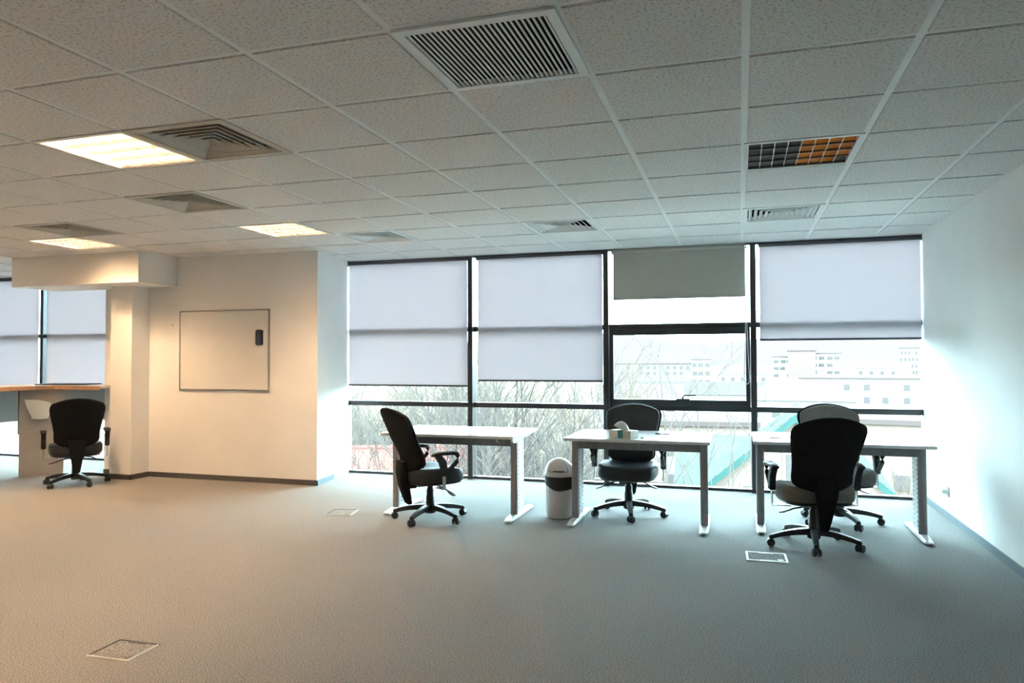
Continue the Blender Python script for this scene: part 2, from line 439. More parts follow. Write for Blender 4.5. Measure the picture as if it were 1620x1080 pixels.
def diffuser(i, j, label, material):
    t = thing('air_diffuser', label, 'air vent', (i*G+G/2, j*G+G/2, H), 0, 'four-way air diffusers')
    e = G/2-.001; h = .272
    fr = MB()
    for s in (-1, 1):
        fr.box(-e, min(s*h, s*e), -.003, e, max(s*h, s*e), .006)
        fr.box(min(s*h, s*e), -h, -.003, max(s*h, s*e), h, .006)
    obj('frame', fr, material, t)
    bk = MB().box(-e, -e, .10, e, e, .11)
    for s in (-1, 1):
        bk.box(-e, min(s*e, s*(e-.006)), .006, e, max(s*e, s*(e-.006)), .1)
        bk.box(min(s*e, s*(e-.006)), -e, .006, max(s*e, s*(e-.006)), e, .1)
    obj('plenum_box', bk, 'grille_dark', t)
    for k in range(6):
        a = .264-k*.043          # lower outer edge with a small flat lip
        rings = []
        for q, z in ((a, 0), (a-.006, 0), (a-.029, .028), (a-.029, .031), (a-.006, .003), (a, .003)):
            rings.append([(-q, -q, z), (q, -q, z), (q, q, z), (-q, q, z)])
        obj('blade_ring', MB().loft(rings, close=True), material, t)
    return t
DN = ['four-way air diffuser touching the large lit ceiling light', 'four-way air diffuser in the middle of the left ceiling, away from the lights',
      'four-way air diffuser furthest to the left, next to a lit light', 'four-way air diffuser above the long lowered blind near the whiteboard wall',
      'white four-way air diffuser above the second pale blind', 'white four-way air diffuser above the taupe and the rightmost blind']
for k, (i, j) in enumerate(FOURWAY):
    diffuser(i, j, DN[k], 'vent_tan' if k < 3 else 'metal_white')

t = thing('return_grille', 'large square return air grille with dark gaps between pale slats', 'air vent', (-2*G+G/2, -G+G/2, H))
e = G/2-.001; h = .272
fr = MB()
for s in (-1, 1):
    fr.box(-e, min(s*h, s*e), -.006, e, max(s*h, s*e), .006)
    fr.box(min(s*h, s*e), -h, -.006, max(s*h, s*e), h, .006)
obj('frame', fr, 'grid', t)
bk = MB().box(-e, -e, .10, e, e, .11)
for s in (-1, 1):
    bk.box(-e, min(s*e, s*(e-.006)), .006, e, max(s*e, s*(e-.006)), .1)
    bk.box(min(s*e, s*(e-.006)), -e, .006, max(s*e, s*(e-.006)), e, .1)
obj('plenum_box', bk, 'grille_dark', t)
ns = 26
sl = MB().box(-.0042, -h, -.001, .0042, h, .003).mesh('slat')
for k in range(ns):
    obj('slat', sl, 'grid', t, loc=(-h+(k+.5)*2*h/ns, 0, 0))

# ------------------------------------------------------------------ office chair
def build_chair():
    t = thing('office_chair', 'office chair', 'chair')
    # five-star base
    obj('base_hub', MB().lathe([(.03, .055), (.046, .06), (.05, .12), (.042, .135), (.03, .14)], 18), 'black_plastic', t, smooth=True)
    leg = MB(); pts = []; wd = []; ht = []
    for k in range(7):
        u = k/6
        pts.append((0, .03+u*.285, .108-.040*u**2.2)); wd.append(.052-.018*u); ht.append(.048-.018*u)
    leg.beam(pts, wd, ht)
    leg.lathe([(.017, .048), (.019, .055), (.019, .08), (.012, .086)], 12, 0, .31)
    lm = leg.mesh('base_leg', True, .006)
    cas = MB()
    cas.tube([(0, 0, .045), (0, 0, .064)], .009, 8)
    cas.prism([(-.03, .03), (-.02, .052), (.0, .06), (.022, .05), (.03, .03)], -.009, .009, 'x')
    for s in (-1, 1):
        x0, x1 = s*.009, s*.026
        cas.loft([[(x, .029*k*math.cos(a), .0295+.029*k*math.sin(a)) for a in [2*math.pi*i/16 for i in range(16)]] for x, k in ((x0, .9), (x0+s*.003, 1), (x1-s*.003, 1), (x1, .85))])
    cm = cas.mesh('caster', True)
    for k in range(5):
        a = R(90)+2*math.pi*k/5
        o = obj('base_leg', lm, 'black_plastic', t); o.rotation_euler.z = a-R(90)
        o = obj('caster', cm, 'black_plastic', t, loc=(.315*math.cos(a), .315*math.sin(a), 0)); o.rotation_euler.z = a+R(35+40*k)
    obj('gas_column', MB().lathe([(.037, .125), (.037, .20), (.033, .205), (.033, .255), (.026, .27), (.022, .31)], 18), 'black_plastic', t, smooth=True)
    mech = MB().box(-.075, -.15, .298, .075, .14, .335).box(-.035, -.25, .285, .035, -.13, .325)
    obj('tilt_mechanism', mech, 'black_plastic', t, bevel=.01)
    lev = MB().tube([(.05, .02, .305), (.16, .06, .285), (.21, .075, .262)], .007, 8).beam([(.20, .07, .266), (.235, .085, .25), (.275, .095, .238)], [.012, .034, .026], [.01, .012, .008])
    obj('lever', lev, 'black_plastic', t, smooth=True)
    lev = MB().tube([(-.05, -.06, .305), (-.15, -.03, .28), (-.19, -.02, .262)], .006, 8).beam([(-.185, -.02, .265), (-.22, -.01, .252), (-.25, .0, .246)], [.012, .03, .022], [.01, .012, .008])
    obj('lever', lev, 'black_plastic', t, smooth=True)
    # seat: pan and cushion
    def plan(sc, z, drop, n=36, w=.258, d0=-.235, d1=.25):
        lp = []
        for i in range(n):
            a = 2*math.pi*i/n
            x = w*se(math.cos(a), .55)*sc
            cy = (d0+d1)/2; y = cy+(d1-d0)/2*se(math.sin(a), .55)*sc
            lp.append((x, y, z-drop*max(0, (y-.05)/.2)**2+.012*(x/w)**2*(1 if drop > .02 else 0)))
        return lp
    obj('seat_pan', MB().loft([plan(.80, .322, 0), plan(.92, .332, 0), plan(.95, .350, 0), plan(.90, .362, 0)]), 'black_plastic', t, smooth=True)
    cu = [plan(.90, .350, .01), plan(.975, .358, .012), plan(1.0, .38, .02), plan(1.0, .415, .024), plan(.985, .435, .026), plan(.94, .450, .028), plan(.84, .457, .028), plan(.6, .454, .024), plan(.25, .449, .01)]
    obj('seat', MB().loft(cu), 'seat_black', t, smooth=True)
    # backrest: tall shell, wide shoulders, waist above the seat
    z0, hh = .43, .545
    def prof(v):  # lean back, lumbar forward
        return -.235-.16*v**1.35+.035*math.exp(-((v-.22)/.2)**2)
    def width(v):
        pts = [(0, .175), (.06, .213), (.14, .226), (.26, .222), (.40, .232), (.58, .252), (.75, .268), (.86, .270), (.93, .262), (.97, .250), (1, .232)]
        for (a, wa), (b2, wb) in zip(pts, pts[1:]):
            if v <= b2: return wa+(wb-wa)*(v-a)/(b2-a)
        return pts[-1][1]
    vs = [0, .03, .07, .12, .2, .3, .4, .5, .6, .7, .78, .85, .9, .94, .97, .99, 1.0]
    def back_loops(off, tk, sc, inset):
        L = []
        for v in vs:
            vv = inset+(1-2*inset)*v
            edge = min(1, (min(v, 1-v)/.05))
            tt = tk*(.35+.65*math.sqrt(max(0, 1-(1-edge)**2)))
            wv = width(vv)*sc*.97
            lp = []
            for i in range(32):
                a = 2*math.pi*i/32
                cu_ = se(math.cos(a), .75); x = wv*cu_
                arch = .052*max(0, (v-.55)/.45)**1.2*cu_**2-.03*max(0, (.25-v)/.25)*cu_**2
                lp.append((x, prof(vv)+off+.055*cu_**2+tt*se(math.sin(a), .7), z0+hh*vv-arch))
            L.append(lp)
        return L
    bk = obj('backrest', MB().loft(back_loops(-.012, .026, 1, 0)), 'black_fabric', t, smooth=True)
    obj('back_cushion', MB().loft(back_loops(.024, .026, .94, .02)), 'seat_black', bk, smooth=True)
    sp = []
    for z, y, w_, d_ in ((.150, -.196, .026, .016), (.165, -.203, .036, .028), (.24, -.226, .046, .036), (.33, -.250, .060, .042), (.42, -.266, .078, .036), (.52, -.272, .085, .02)):
        sp.append([(w_*se(math.cos(a), .6), y+d_*se(math.sin(a), .6), z) for a in [2*math.pi*i/16 for i in range(16)]])
    obj('back_spine', MB().loft(sp), 'black_fabric', t, smooth=True)
    # arms: pad, looped support, thin metal upright
    for s in (-1, 1):
        x = s*.305
        pad = []
        for y, w_, z, h_ in ((-.125, .012, .628, .008), (-.115, .026, .633, .012), (-.05, .034, .641, .014), (.06, .036, .641, .015), (.105, .03, .634, .015), (.125, .015, .622, .012)):
            pad.append([(x+w_*se(math.cos(a), .6), y, z+h_*se(math.sin(a), .6)) for a in [2*math.pi*i/14 for i in range(14)]])
        ar = obj('armrest', MB().loft(pad), 'black_plastic', t, smooth=True, loc=(0, 0, -.042))
        loop = MB().beam([(x, -.085, .632), (x, -.058, .608), (x, -.03, .572), (x, -.016, .52), (x, -.014, .455)], [.046]*5, [.04, .052, .058, .056, .05])
        obj('arm_support', loop, 'black_plastic', ar, smooth=False, bevel=.006)
        br = MB().beam([(x, .095, .628), (x, .118, .605), (x, .112, .575), (x, .06, .525), (x, .0, .478)], [.032]*5, [.022, .026, .03, .028, .026])
        obj('arm_brace', br, 'black_plastic', ar, bevel=.005)
        rod = MB().beam([(x, -.014, .50), (x, -.014, .345)], .007, .03).beam([(x+s*.003, -.014, .345), (s*.17, -.014, .34)], .03, .007)
        obj('arm_bracket', rod, 'chrome', ar)
    return t
def place_chair(src, first, loc, face, label, seatmat=None, base=0):
    c = src if first else dup(src)
    c.location = (*loc, 0)
    c.rotation_euler.z = R(face-90)      # face: heading of the sitter, degrees from +x
    c['label'] = label; c['category'] = 'chair'; c['group'] = 'black office chairs on castors'
    for ch in c.children:
        nm = ch.name.split('.')[0]
        if nm in ('base_leg', 'caster', 'base_hub') and base:
            rot = Matrix.Rotation(R(base), 4, 'Z')
            ch.location = rot @ ch.location; ch.rotation_euler.z += R(base)
        if seatmat and nm == 'seat':
            ch.data = ch.data.copy(); ch.data.materials[0] = M[seatmat]
        if seatmat and nm == 'backrest':
            for g in ch.children:
                g.data = g.data.copy(); g.data.materials[0] = M[seatmat]
    return c
proto = build_chair()
dupes = [dup(proto) for _ in range(4)]
place_chair(proto, True, (-2.60, 2.82), 48, 'black office chair in side view at the desk nearest the whiteboard wall', base=0)
place_chair(dupes[0], True, (-.985, 3.48), 270, 'black office chair facing the room behind the desk with the tissue box', base=12)
place_chair(dupes[1], True, (.475, 2.80), 104, 'black office chair with its back to the camera at the rightmost desk', seatmat='fabric_brown', base=20)
place_chair(dupes[2], True, (.755, 3.67), 279, 'office chair with brown-grey upholstery facing the room behind the rightmost desk', seatmat='fabric_brown', base=10)
place_chair(dupes[3], True, (-7.11, 3.32), 141, 'black office chair at the tall corner counter beside the column', base=-14)

# ------------------------------------------------------------------ desks
DZ = .73
def desk(xa, xb, yf, label, cap=False, legs=(.055, .055)):
    t = thing('desk', label, 'desk', ((xa+xb)/2, yf, 0), 0, 'white desks with metal legs by the windows')
    hw = (xb-xa)/2
    obj('tabletop', MB().box(-hw, 0, DZ-.024, hw, .80, DZ), 'desk_white', t, bevel=.004)
    obj('apron', MB().box(-hw+legs[0]+.03, .215, DZ-.108, hw-legs[1]-.03, .24, DZ-.024), 'apron', t)
    obj('rear_rail', MB().box(-hw+.09, .44, DZ-.064, hw-.09, .47, DZ-.024), 'apron', t)
    for s, ins in ((-1, legs[0]), (1, legs[1])):
        x = s*(hw-ins)
        lg = MB(); lp = []
        for z in (.03, DZ-.024):
            lp.append([(x+.031*se(math.cos(a), .6), .215+.028*se(math.sin(a), .8), z) for a in [2*math.pi*i/20 for i in range(20)]])
        L = obj('leg', lg.loft(lp), 'alu', t, smooth=True)
        obj('side_plate', MB().box(x-.022, .235, .03, x+.022, .44, DZ-.024), 'alu_light', L, bevel=.003)
        sl = MB()
        for k in range(17):
            z = .08+k*.036
            for yy in (.275, .395):
                sl.box(x-.0232, yy-.006, z, x+.0232, yy+.006, z+.013)
        so = obj('slot_rows', sl, 'slot', L); so['kind'] = 'stuff'
        ft = []
        for y, w_, z1 in ((.0, .022, .022), (.02, .034, .028), (.12, .037, .038), (.30, .038, .046), (.48, .037, .04), (.70, .034, .028), (.735, .022, .022)):
            ft.append([(x-w_, y, .012), (x+w_, y, .012), (x+w_*.9, y, z1-.004), (x+w_*.6, y, z1), (x-w_*.6, y, z1), (x-w_*.9, y, z1-.004)])
        obj('foot', MB().loft(ft), 'alu_light', L, bevel=.002)
        for y in (.05, .68): obj('glide', MB().lathe([(.016, 0), (.018, .004), (.014, .013)], 12, x, y), 'black_plastic', L)
    if cap:
        obj('end_cap', MB().prism([(.0, DZ-.024), (.66, DZ-.024), (.30, DZ-.042), (.10, DZ-.062), (.03, DZ-.058), (.0, DZ-.035)], hw-.02, hw-.001, 'x'), 'alu_light', t)
    return t
d1 = desk(-3.09, -1.855, 2.83, 'white desk nearest the whiteboard wall with a side-on chair in front', cap=True)
d2 = desk(-1.43, -.262, 2.86, 'white desk in the middle carrying a tissue box')
d3 = desk(.06, 1.345, 3.03, 'white desk nearest the right wall with two chairs', legs=(.055, .06))

# tape scrap on the first desk's front edge, power strip and cable on its left leg
tp = MB().beam([(-1.985, 2.823, DZ-.002), (-2.0, 2.822, DZ-.02), (-1.99, 2.819, DZ-.045), (-1.975, 2.815, DZ-.052)], [.012, .014, .012, .006], .0015, side=(0, 1, 0))
tag(obj('tape_scrap', tp, 'carton'), 'curled scrap of tape hanging from the front edge of a desk', 'tape')
ps = thing('power_strip', 'brown power strip fixed upright to the first desk\'s left leg', 'power strip', (-2.985, 3.16, .16))
obj('body', MB().box(-.026, -.03, .10, .026, .03, .40), 'strip_wood', ps, bevel=.004)
for k in range(3):
    obj('outlet', MB().tube([(.022, 0, .15+k*.09), (.031, 0, .15+k*.09)], .022, 14), 'black_plastic', ps)
pc = MB().tube([(0, 0, .12), (.0, .0, .06), (.02, -.01, .025), (.055, -.01, .04), (.08, 0, .12), (.085, .01, .22)], .005, 6)
pc.tube([(0, .0, .05), (0.0, .01, -.06), (.0, .0, -.10)], .005, 6)
obj('cable', pc, 'black_plastic', ps, smooth=True)
obj('plug', MB().tube([(0, 0, -.02), (0, 0, -.09)], [.018, .012], 10), 'black_plastic', ps, smooth=True)

# tissue box on the middle desk
tb = thing('tissue_box', 'cardboard tissue box with a teal band and one tissue sticking out', 'tissue box', (-.955, 3.02, DZ+.001), R(-24))
obj('carton', MB().box(-.105, -.06, 0, .105, .06, .062), 'carton', tb, bevel=.002)
obj('band', MB().box(-.018, -.0615, -.0, .030, .0615, .0632), 'teal', tb)
tis = MB(); L = []
for k in range(9):
    u = k/8          # folded sheet drawn up out of the slot, leaning left
    cx_, cz_ = .052-.118*u, .058+.046*u+.016*math.sin(math.pi*u)
    hh_ = .006+.024*min(1, u*3.2)*(1-.45*max(0, (u-.6)/.4)**2)
    lo = []
    for q in range(14):
        a = 2*math.pi*q/14
        rr_ = 1+.14*math.sin(3*a+4*u)
        lo.append((cx_+.5*hh_*math.sin(a)*rr_, (.012+.022*u)*math.cos(a)*rr_, max(.0585, cz_+hh_*math.sin(a)*rr_)))
    L.append(lo)
tis.loft(L)
obj('tissue', tis, 'paper_white', tb, smooth=True)
pen = thing('pen', 'thin pen lying on the middle desk right of the tissue box', 'pen', (-.66, 3.34, DZ+.006), R(-14))
obj('barrel', MB().tube([(-.06, 0, 0), (.05, 0, 0), (.068, 0, 0)], [.005, .005, .0015], 10), 'fabric_brown', pen, smooth=True)
obj('cap', MB().tube([(-.075, 0, 0), (-.045, 0, 0)], .0058, 10), 'dark_bar', pen, smooth=True)
cr_ = thing('pencil', 'short pencil stub lying on the left of the rightmost desk', 'pencil', (.24, 3.30, DZ+.0045), R(8))
obj('shaft', MB().tube([(-.05, 0, 0), (.03, 0, 0)], .0045, 6), 'wood_edge', cr_)
obj('tip', MB().tube([(.03, 0, 0), (.05, 0, 0)], [.0045, .0008], 6), 'carton', cr_)
tag(obj('paper_ball', MB().lathe([(.003, 0), (.013, .004), (.016, .009), (.010, .015), (.003, .017)], 7, -.80, 2.98).mesh('paper_ball'), 'paper_white', loc=(0, 0, DZ+.0005)), 'tiny crumpled paper ball on the middle desk', 'paper')

# ------------------------------------------------------------------ waste bin
wb = thing('waste_bin', 'light grey round waste bin with domed swing lid and black liner', 'waste bin', (-1.552, 3.23, 0))
obj('body', MB().lathe([(.104, 0), (.112, .006), (.118, .03), (.124, .33), (.126, .37)], 36), 'bin_grey', wb, smooth=True)
lp = []
for z, r_ in ((.365, .127), (.36, .133), (.30, .131), (.275, .129)):
    lp.append([((r_+.002*math.sin(5*a))*math.cos(a), (r_+.002*math.sin(7*a))*math.sin(a), z+(.03*math.sin(a*1.0-.9)-.01*math.sin(3*a) if z < .29 else (.012*math.sin(a-.9) if z < .31 else 0))) for a in [2*math.pi*i/40 for i in range(40)]])
obj('liner_bag', MB().loft(lp, cap=False), 'bag_black', wb, smooth=True)
lid = [(.132, .362), (.135, .366), (.135, .384), (.130, .39)]
for k in range(1, 9):
    a = k/8*math.pi/2; lid.append((max(.004, .128*math.cos(a)), .392+.125*math.sin(a)))
ld = obj('lid', MB().lathe(lid, 36), 'bin_grey', wb, smooth=True)
# swing flap: raised panel following the dome towards the room
fl = MB(); L = []
for k in range(9):
    a = .14+.95*k/8
    rr, zz_ = .1295*math.cos(a), .393+.1265*math.sin(a)
    hwid = .62*(1-.25*(k/8)**2) if k < 8 else .40
    row = [(-(0), 0, 0)]
    row = []
    for q in range(9):
        b2 = -math.pi/2+.15+hwid*(q/4-1)
        row.append((rr*math.cos(b2)*1.0, rr*math.sin(b2), zz_))
    L.append(row)
vv = [p for rw in L for p in rw]
ff = [(a*9+q, a*9+q+1, (a+1)*9+q+1, (a+1)*9+q) for a in range(8) for q in range(8)]
gp = []
for a_, k_ in ((0, 1.10), (1, 1.06), (4, 1.06), (7, 1.07), (8, 1.2)):
    el = .14+.95*a_/8+(-.045 if a_ == 0 else (.045 if a_ == 8 else 0))
    hwid = (.62*(1-.25*(a_/8)**2) if a_ < 8 else .40)*k_+.03
    gp.append([(.131*math.cos(el)*math.cos(-math.pi/2+.15+hwid*(q/6-1)), .131*math.cos(el)*math.sin(-math.pi/2+.15+hwid*(q/6-1)), .393+.128*math.sin(el)) for q in range(13)])
gv = [p for rw in gp for p in rw]
ng = len(gv)
gv2 = [(x*.975, y*.975, .393+(z-.393)*.975) for x, y, z in gv]
gf = [(a_*13+q, a_*13+q+1, (a_+1)*13+q+1, (a_+1)*13+q) for a_ in range(4) for q in range(12)]
obj('flap_gap', MB().add(gv+gv2, gf+[tuple(i+ng for i in f[::-1]) for f in gf]), 'apron', ld, smooth=True)
vv2 = [(x*1.035, y*1.035, .393+(z-.393)*1.035) for x, y, z in vv]
nn = len(vv)
bd = [q for q in range(9)]+[a*9+8 for a in range(1, 9)]+[72+q for q in range(7, -1, -1)]+[a*9 for a in range(7, 0, -1)]
ff2 = [tuple(i+nn for i in f) for f in ff]+[(bd[i], bd[(i+1) % len(bd)], bd[(i+1) % len(bd)]+nn, bd[i]+nn) for i in range(len(bd))]
obj('flap', MB().add(vv+vv2, ff+ff2), 'bin_grey', ld, smooth=True)
obj('flap_grip', MB().box(-.045+.02, -.138, .41, .055+.02, -.118, .418), 'black_plastic', ld, bevel=.003)

# ------------------------------------------------------------------ floor boxes
def floor_box(x, y, rz, label, wd, dp, raised):
    t = thing('floor_box', label, 'floor box', (x, y, 0), R(rz), 'cable boxes in the carpet')
    w_, d_, b_ = wd/2, dp/2, (.014 if raised else .007)
    sides = [MB().box(-w_, -d_, 0, w_, -d_+b_, .006), MB().box(w_-b_, -d_+b_, 0, w_, d_-b_, .006), MB().box(-w_, d_-b_, 0, w_, d_, .006), MB().box(-w_, -d_+b_, 0, -w_+b_, d_-b_, .006)]
    for k, sd in enumerate(sides):
        obj('frame_side', sd, 'floorbox' if raised or k < 2 else 'slot', t)
    obj('lid', MB().box(-w_+b_+.004, -d_+b_+.004, .0, w_-b_-.004, d_-b_-.004, .004), 'carpet', t)
    for s in (-1, 1):
        obj('lid_notch', MB().box(-.05, s*(d_-b_-.009)-.006, .0, .05, s*(d_-b_-.009)+.006, .0062), 'floorbox' if raised else ('slot' if s > 0 else 'carpet'), t)
    obj('latch', MB().box(w_-.065, -d_+.03, .0, w_-.03, -d_+.065, .0066), 'floorbox' if raised else 'carpet', t)
    return t
floor_box(.13, 2.37, 1.5, 'pale framed floor box in front of the rightmost desk', .27, .235, 1)
floor_box(-3.475, 2.85, 12, 'floor box left of the side-on chair', .23, .235, 0)
floor_box(-2.848, -.225, 2, 'floor box in the warm lit carpet at the bottom left', .235, .205, 0)

# ------------------------------------------------------------------ whiteboard and eraser
wx0, wx1, wz0, wz1 = -6.31, -5.08, 1.03, 1.953
t = thing('whiteboard', 'wide whiteboard with thin grey frame on the warm lit wall', 'whiteboard', ((wx0+wx1)/2, PY, wz0))
hw = (wx1-wx0)/2; hh = wz1-wz0
obj('board', MB().box(-hw+.008, -.014, .008, hw-.008, -.001, hh-.008), 'board_white', t)
for a in ((-hw, 0, hw, .014), (-hw, hh-.014, hw, hh), (-hw, .014, -hw+.014, hh-.014), (hw-.014, .014, hw, hh-.014)):
    obj('frame_rail', MB().box(a[0], -.02, a[1], a[2], -.001, a[3]), 'board_frame', t)
for sx in (-1, 1):
    for z in (0, hh):
        obj('corner_cap', MB().lathe([(.012, -.011), (.013, 0), (.012, .011)], 10, sx*(hw-.01), -.012).mesh('corner_cap'), 'board_frame', t, loc=(0, 0, z-.010 if z else .010))
er = thing('whiteboard_eraser', 'dark blue-grey eraser stuck upright to the whiteboard', 'eraser', (-5.2, PY-.015, 1.545))
obj('grip', MB().box(-.045, -.036, .0, .045, -.012, .175), 'eraser', er, bevel=.012)
obj('felt_pad', MB().box(-.041, -.012, .005, .041, 0, .17), 'dark_bar', er)
for (x, z) in ((-6.42, 1.79),):
    tag(obj('wall_nail', MB().tube([(x, PY-.008, z), (x, PY, z)], .006, 8), 'dark_bar'), 'small dark nail in the wall left of the whiteboard', 'nail')

# wall socket on the right wall, with plug adapter
t = thing('wall_socket', 'white wall socket low on the right wall', 'socket', (XR, 4.10, .235))
obj('plate', MB().box(-.012, -.045, -.045, 0, .045, .045), 'socket', t, bevel=.004)
obj('plug', MB().tube([(-.012, .0, 0), (-.05, .0, 0)], [.028, .02], 14), 'socket', t, smooth=True)

# ------------------------------------------------------------------ tall corner counter on the left
CZ = 1.075
t = thing('corner_counter', 'tall L-shaped counter with wood edge and grey panels by the left windows', 'counter', (-8.05, 3.75, 0))
poly = [(0, -1.5), (0, -.16), (.13, 0), (.82, 0), (.82, .245), (.615, .245), (.615, .68), (-.7, .68), (-.7, -1.5)]
obj('counter_top', MB().prism([(x-.004 if x <= 0 else x, y) for x, y in poly], CZ-.028, CZ), 'counter_top', t)
def edge(a, b2, nrm):
    return MB().prism([a, b2, (b2[0]+nrm[0]*.006, b2[1]+nrm[1]*.006), (a[0]+nrm[0]*.006, a[1]+nrm[1]*.006)], CZ-.045, CZ+.0005)
obj('edge_band', edge((0, -1.5), (0, -.16), (1, 0)), 'wood_edge', t)
obj('edge_band', edge((0, -.16), (.13, 0), (.78, -.63)), 'wood_edge', t)
obj('edge_band', edge((.13, 0), (.82, 0), (0, -1)), 'wood_edge', t)
# angled corner support: two stacked panels
def diag(z0, z1, off=0): return MB().prism([(-.19-off, -.20), (.17, .09), (.16, .105), (-.20-off, -.185)], z0, z1)
obj('corner_panel', diag(.53, CZ-.03), 'panel_grey', t)
obj('corner_panel', diag(.0, .5285, .0), 'panel_grey', t)
obj('panel_edge', MB().box(-.205, -.205, .5, -.192, -.185, CZ-.03), 'baseboard', t)
obj('modesty_panel', MB().box(-.66, -1.5, .62, -.64, .62, CZ-.03), 'panel_grey', t)
obj('modesty_panel', MB().box(-.64, .60, .62, .62, .62, CZ-.03), 'panel_grey', t)
obj('end_panel', MB().box(-.66, -1.5, 0, -.02, -1.48, CZ-.03), 'panel_grey', t)
fb = tag(obj('flat_board', MB().box(-.32, -.17, 0, .32, .17, .014), 'dark_bar', bevel=.003, loc=(-8.05, 4.05, CZ+.001)), 'thin dark flat board lying on the tall corner counter', 'board')
fb.rotation_euler.z = R(14)
# leaflet holder on the angled panel
hd = thing('leaflet_holder', 'white plastic leaflet holder fixed to the grey counter panel', 'holder', (-8.085, 3.655, .68), R(39))
lp = []
for k, (z, wl, wr, dy) in enumerate(((0, -.02, .10, .035), (.03, -.05, .13, .05), (.12, -.085, .15, .07), (.2, -.105, .155, .085), (.235, -.11, .14, .09))):
    a = [(wl+(wr-wl)*q/6, -dy-.02*math.sin(math.pi*q/6), z-(.035*(q/6)**3 if k == 4 else 0)) for q in range(7)]
    lp.append(a+[(x, y+.012, z_) for x, y, z_ in a[::-1]])
obj('pocket', MB().loft(lp), 'white_plastic', hd, smooth=True)
obj('back_plate', MB().box(-.05, -.04, .0, .12, -.004, .2), 'white_plastic', hd)

# ------------------------------------------------------------------ outdoors
GZ = -9.0
gm = MB()
xs = [-500, -200, -80, -40, -20, 0, 20, 40, 80, 200, 500]
ys = [5.6, 12, 20, 30, 45, 70, 110, 160, 260, 420, 620, 900]
def gz(x, y):
    return GZ-7*min(1, max(0, (y-30)/110))+max(0, y-500)*.02
vv = [(x, y, gz(x, y)) for y in ys for x in xs]
nx = len(xs)
ff = [(a*nx+q, a*nx+q+1, (a+1)*nx+q+1, (a+1)*nx+q) for a in range(len(ys)-1) for q in range(nx-1)]
g = obj('ground', gm.add(vv, ff), 'ground'); g['kind'] = 'structure'
y_ = struct('added_yard', MB().box(-40, 5.4, GZ-.2, 40, 12.5, GZ+.05), 'bounce_yard')  # unseen pale paving added to bounce daylight up to the ceiling
# hill ridge on the horizon, as a real slope
hm = MB(); HX = 41; HY = 7
def ridge(x):
    return 33+22*math.exp(-((x+300)/120)**2)+26*math.exp(-((x-330)/220)**2)+5*math.sin(x*.021)+3*math.sin(x*.05+1)
vv = []
for b2 in range(HY):
    for a in range(HX):
        x = -1000+50*a; y = 900+b2*120
        vv.append((x, y, -10+(ridge(x)+10)*math.sin(b2/(HY-1)*math.pi/2)))
ff = [(b2*HX+a, b2*HX+a+1, (b2+1)*HX+a+1, (b2+1)*HX+a) for b2 in range(HY-1) for a in range(HX-1)]
o = obj('hills', hm.add(vv, ff), 'hill', smooth=True); o['kind'] = 'structure'

def building(name, label, px, dist, ztop, wd, dp, rows, cols, rot=0, wall='plaster_white', roof=None, roofmat='roof_snow', win=(1.3, 1.4), floor=2.9, zfirst=1.1, rh=2.5, group='buildings seen through the windows', base=None, winmat='pane_far'):
    x, y = bearing(px, dist)
    zb = gz(x, y) if base is None else base
    a = math.atan((px-810)/FPX)-YAW
    t = thing(name, label, 'building', (x, y, zb), -a+R(rot), group)
    hgt = ztop-zb; hw = wd/2
    obj('walls', MB().box(-hw, 0, 0, hw, dp, hgt), wall, t)
    if roof == 'gable':       # ridge parallel to the front
        obj('roof', MB().prism([(-.5, hgt-.1), (dp/2, hgt+rh), (dp+.5, hgt-.1)], -hw-.5, hw+.5, 'x'), roofmat, t)
    elif roof == 'hip':
        lo = [(-hw-.6, -.6, hgt), (hw+.6, -.6, hgt), (hw+.6, dp+.6, hgt), (-hw-.6, dp+.6, hgt)]
        i_ = min(hw*.5, dp*.6)
        hi = [(-hw+i_, dp/2-.2, hgt+rh), (hw-i_, dp/2-.2, hgt+rh), (hw-i_, dp/2+.2, hgt+rh), (-hw+i_, dp/2+.2, hgt+rh)]
        obj('roof', MB().loft([lo, hi]), roofmat, t)
    else:
        obj('roof', MB().box(-hw-.3, -.3, hgt, hw+.3, dp+.3, hgt+.4), roofmat, t)
    wm = MB().box(-win[0]/2, -.12, 0, win[0]/2, .05, win[1]).mesh('window')
    for r_ in range(rows):
        for c_ in range(cols):
            if random.random() < .12: continue
            xx = -hw+wd*(c_+.5)/cols+random.uniform(-.2, .2)
            zz2 = hgt-zfirst-r_*floor-win[1]
            if zz2 < .3: continue
            obj('window', wm, winmat, t, loc=(xx, 0, zz2))
    return t
building('apartment_block', 'long white apartment block with rows of small windows at the right', 1385, 185, -3.6, 32, 12, 3, 8, rot=3)
building('town_house', 'white house with a broad pale hipped roof behind the rightmost chairs', 1262, 120, -5.2, 16, 12, 2, 5, roof='hip', rh=3.0, win=(1.2, 1.5))
building('hall', 'long low hall with a grey sloping roof beyond the opening sash', 1115, 150, -5.8, 30, 14, 2, 8, roof='gable', roofmat='roof_grey', rh=2.3)
building('white_house', 'low white house behind the thin trees at the left of the sash', 1010, 115, -4.8, 13, 10, 2, 4, roof='gable', rh=2.0)
building('brick_block', 'pinkish flat block far off on the right skyline', 1268, 330, 4.2, 11, 14, 0, 1, wall='brick_far')
building('office_slab', 'far white slab with window bands right of the pinkish block', 1306, 335, 3.0, 12, 10, 4, 4, win=(2.2, 1.4), floor=3.0)
building('office_slab', 'far white slab with window bands left of the pinkish block', 1238, 335, 1.6, 8, 10, 3, 3, win=(2.0, 1.4), floor=3.0)
building('far_block', 'far white block with two rows of windows seen through the sash', 1109, 290, .6, 7, 10, 3, 3, win=(1.8, 1.6), floor=3.2)
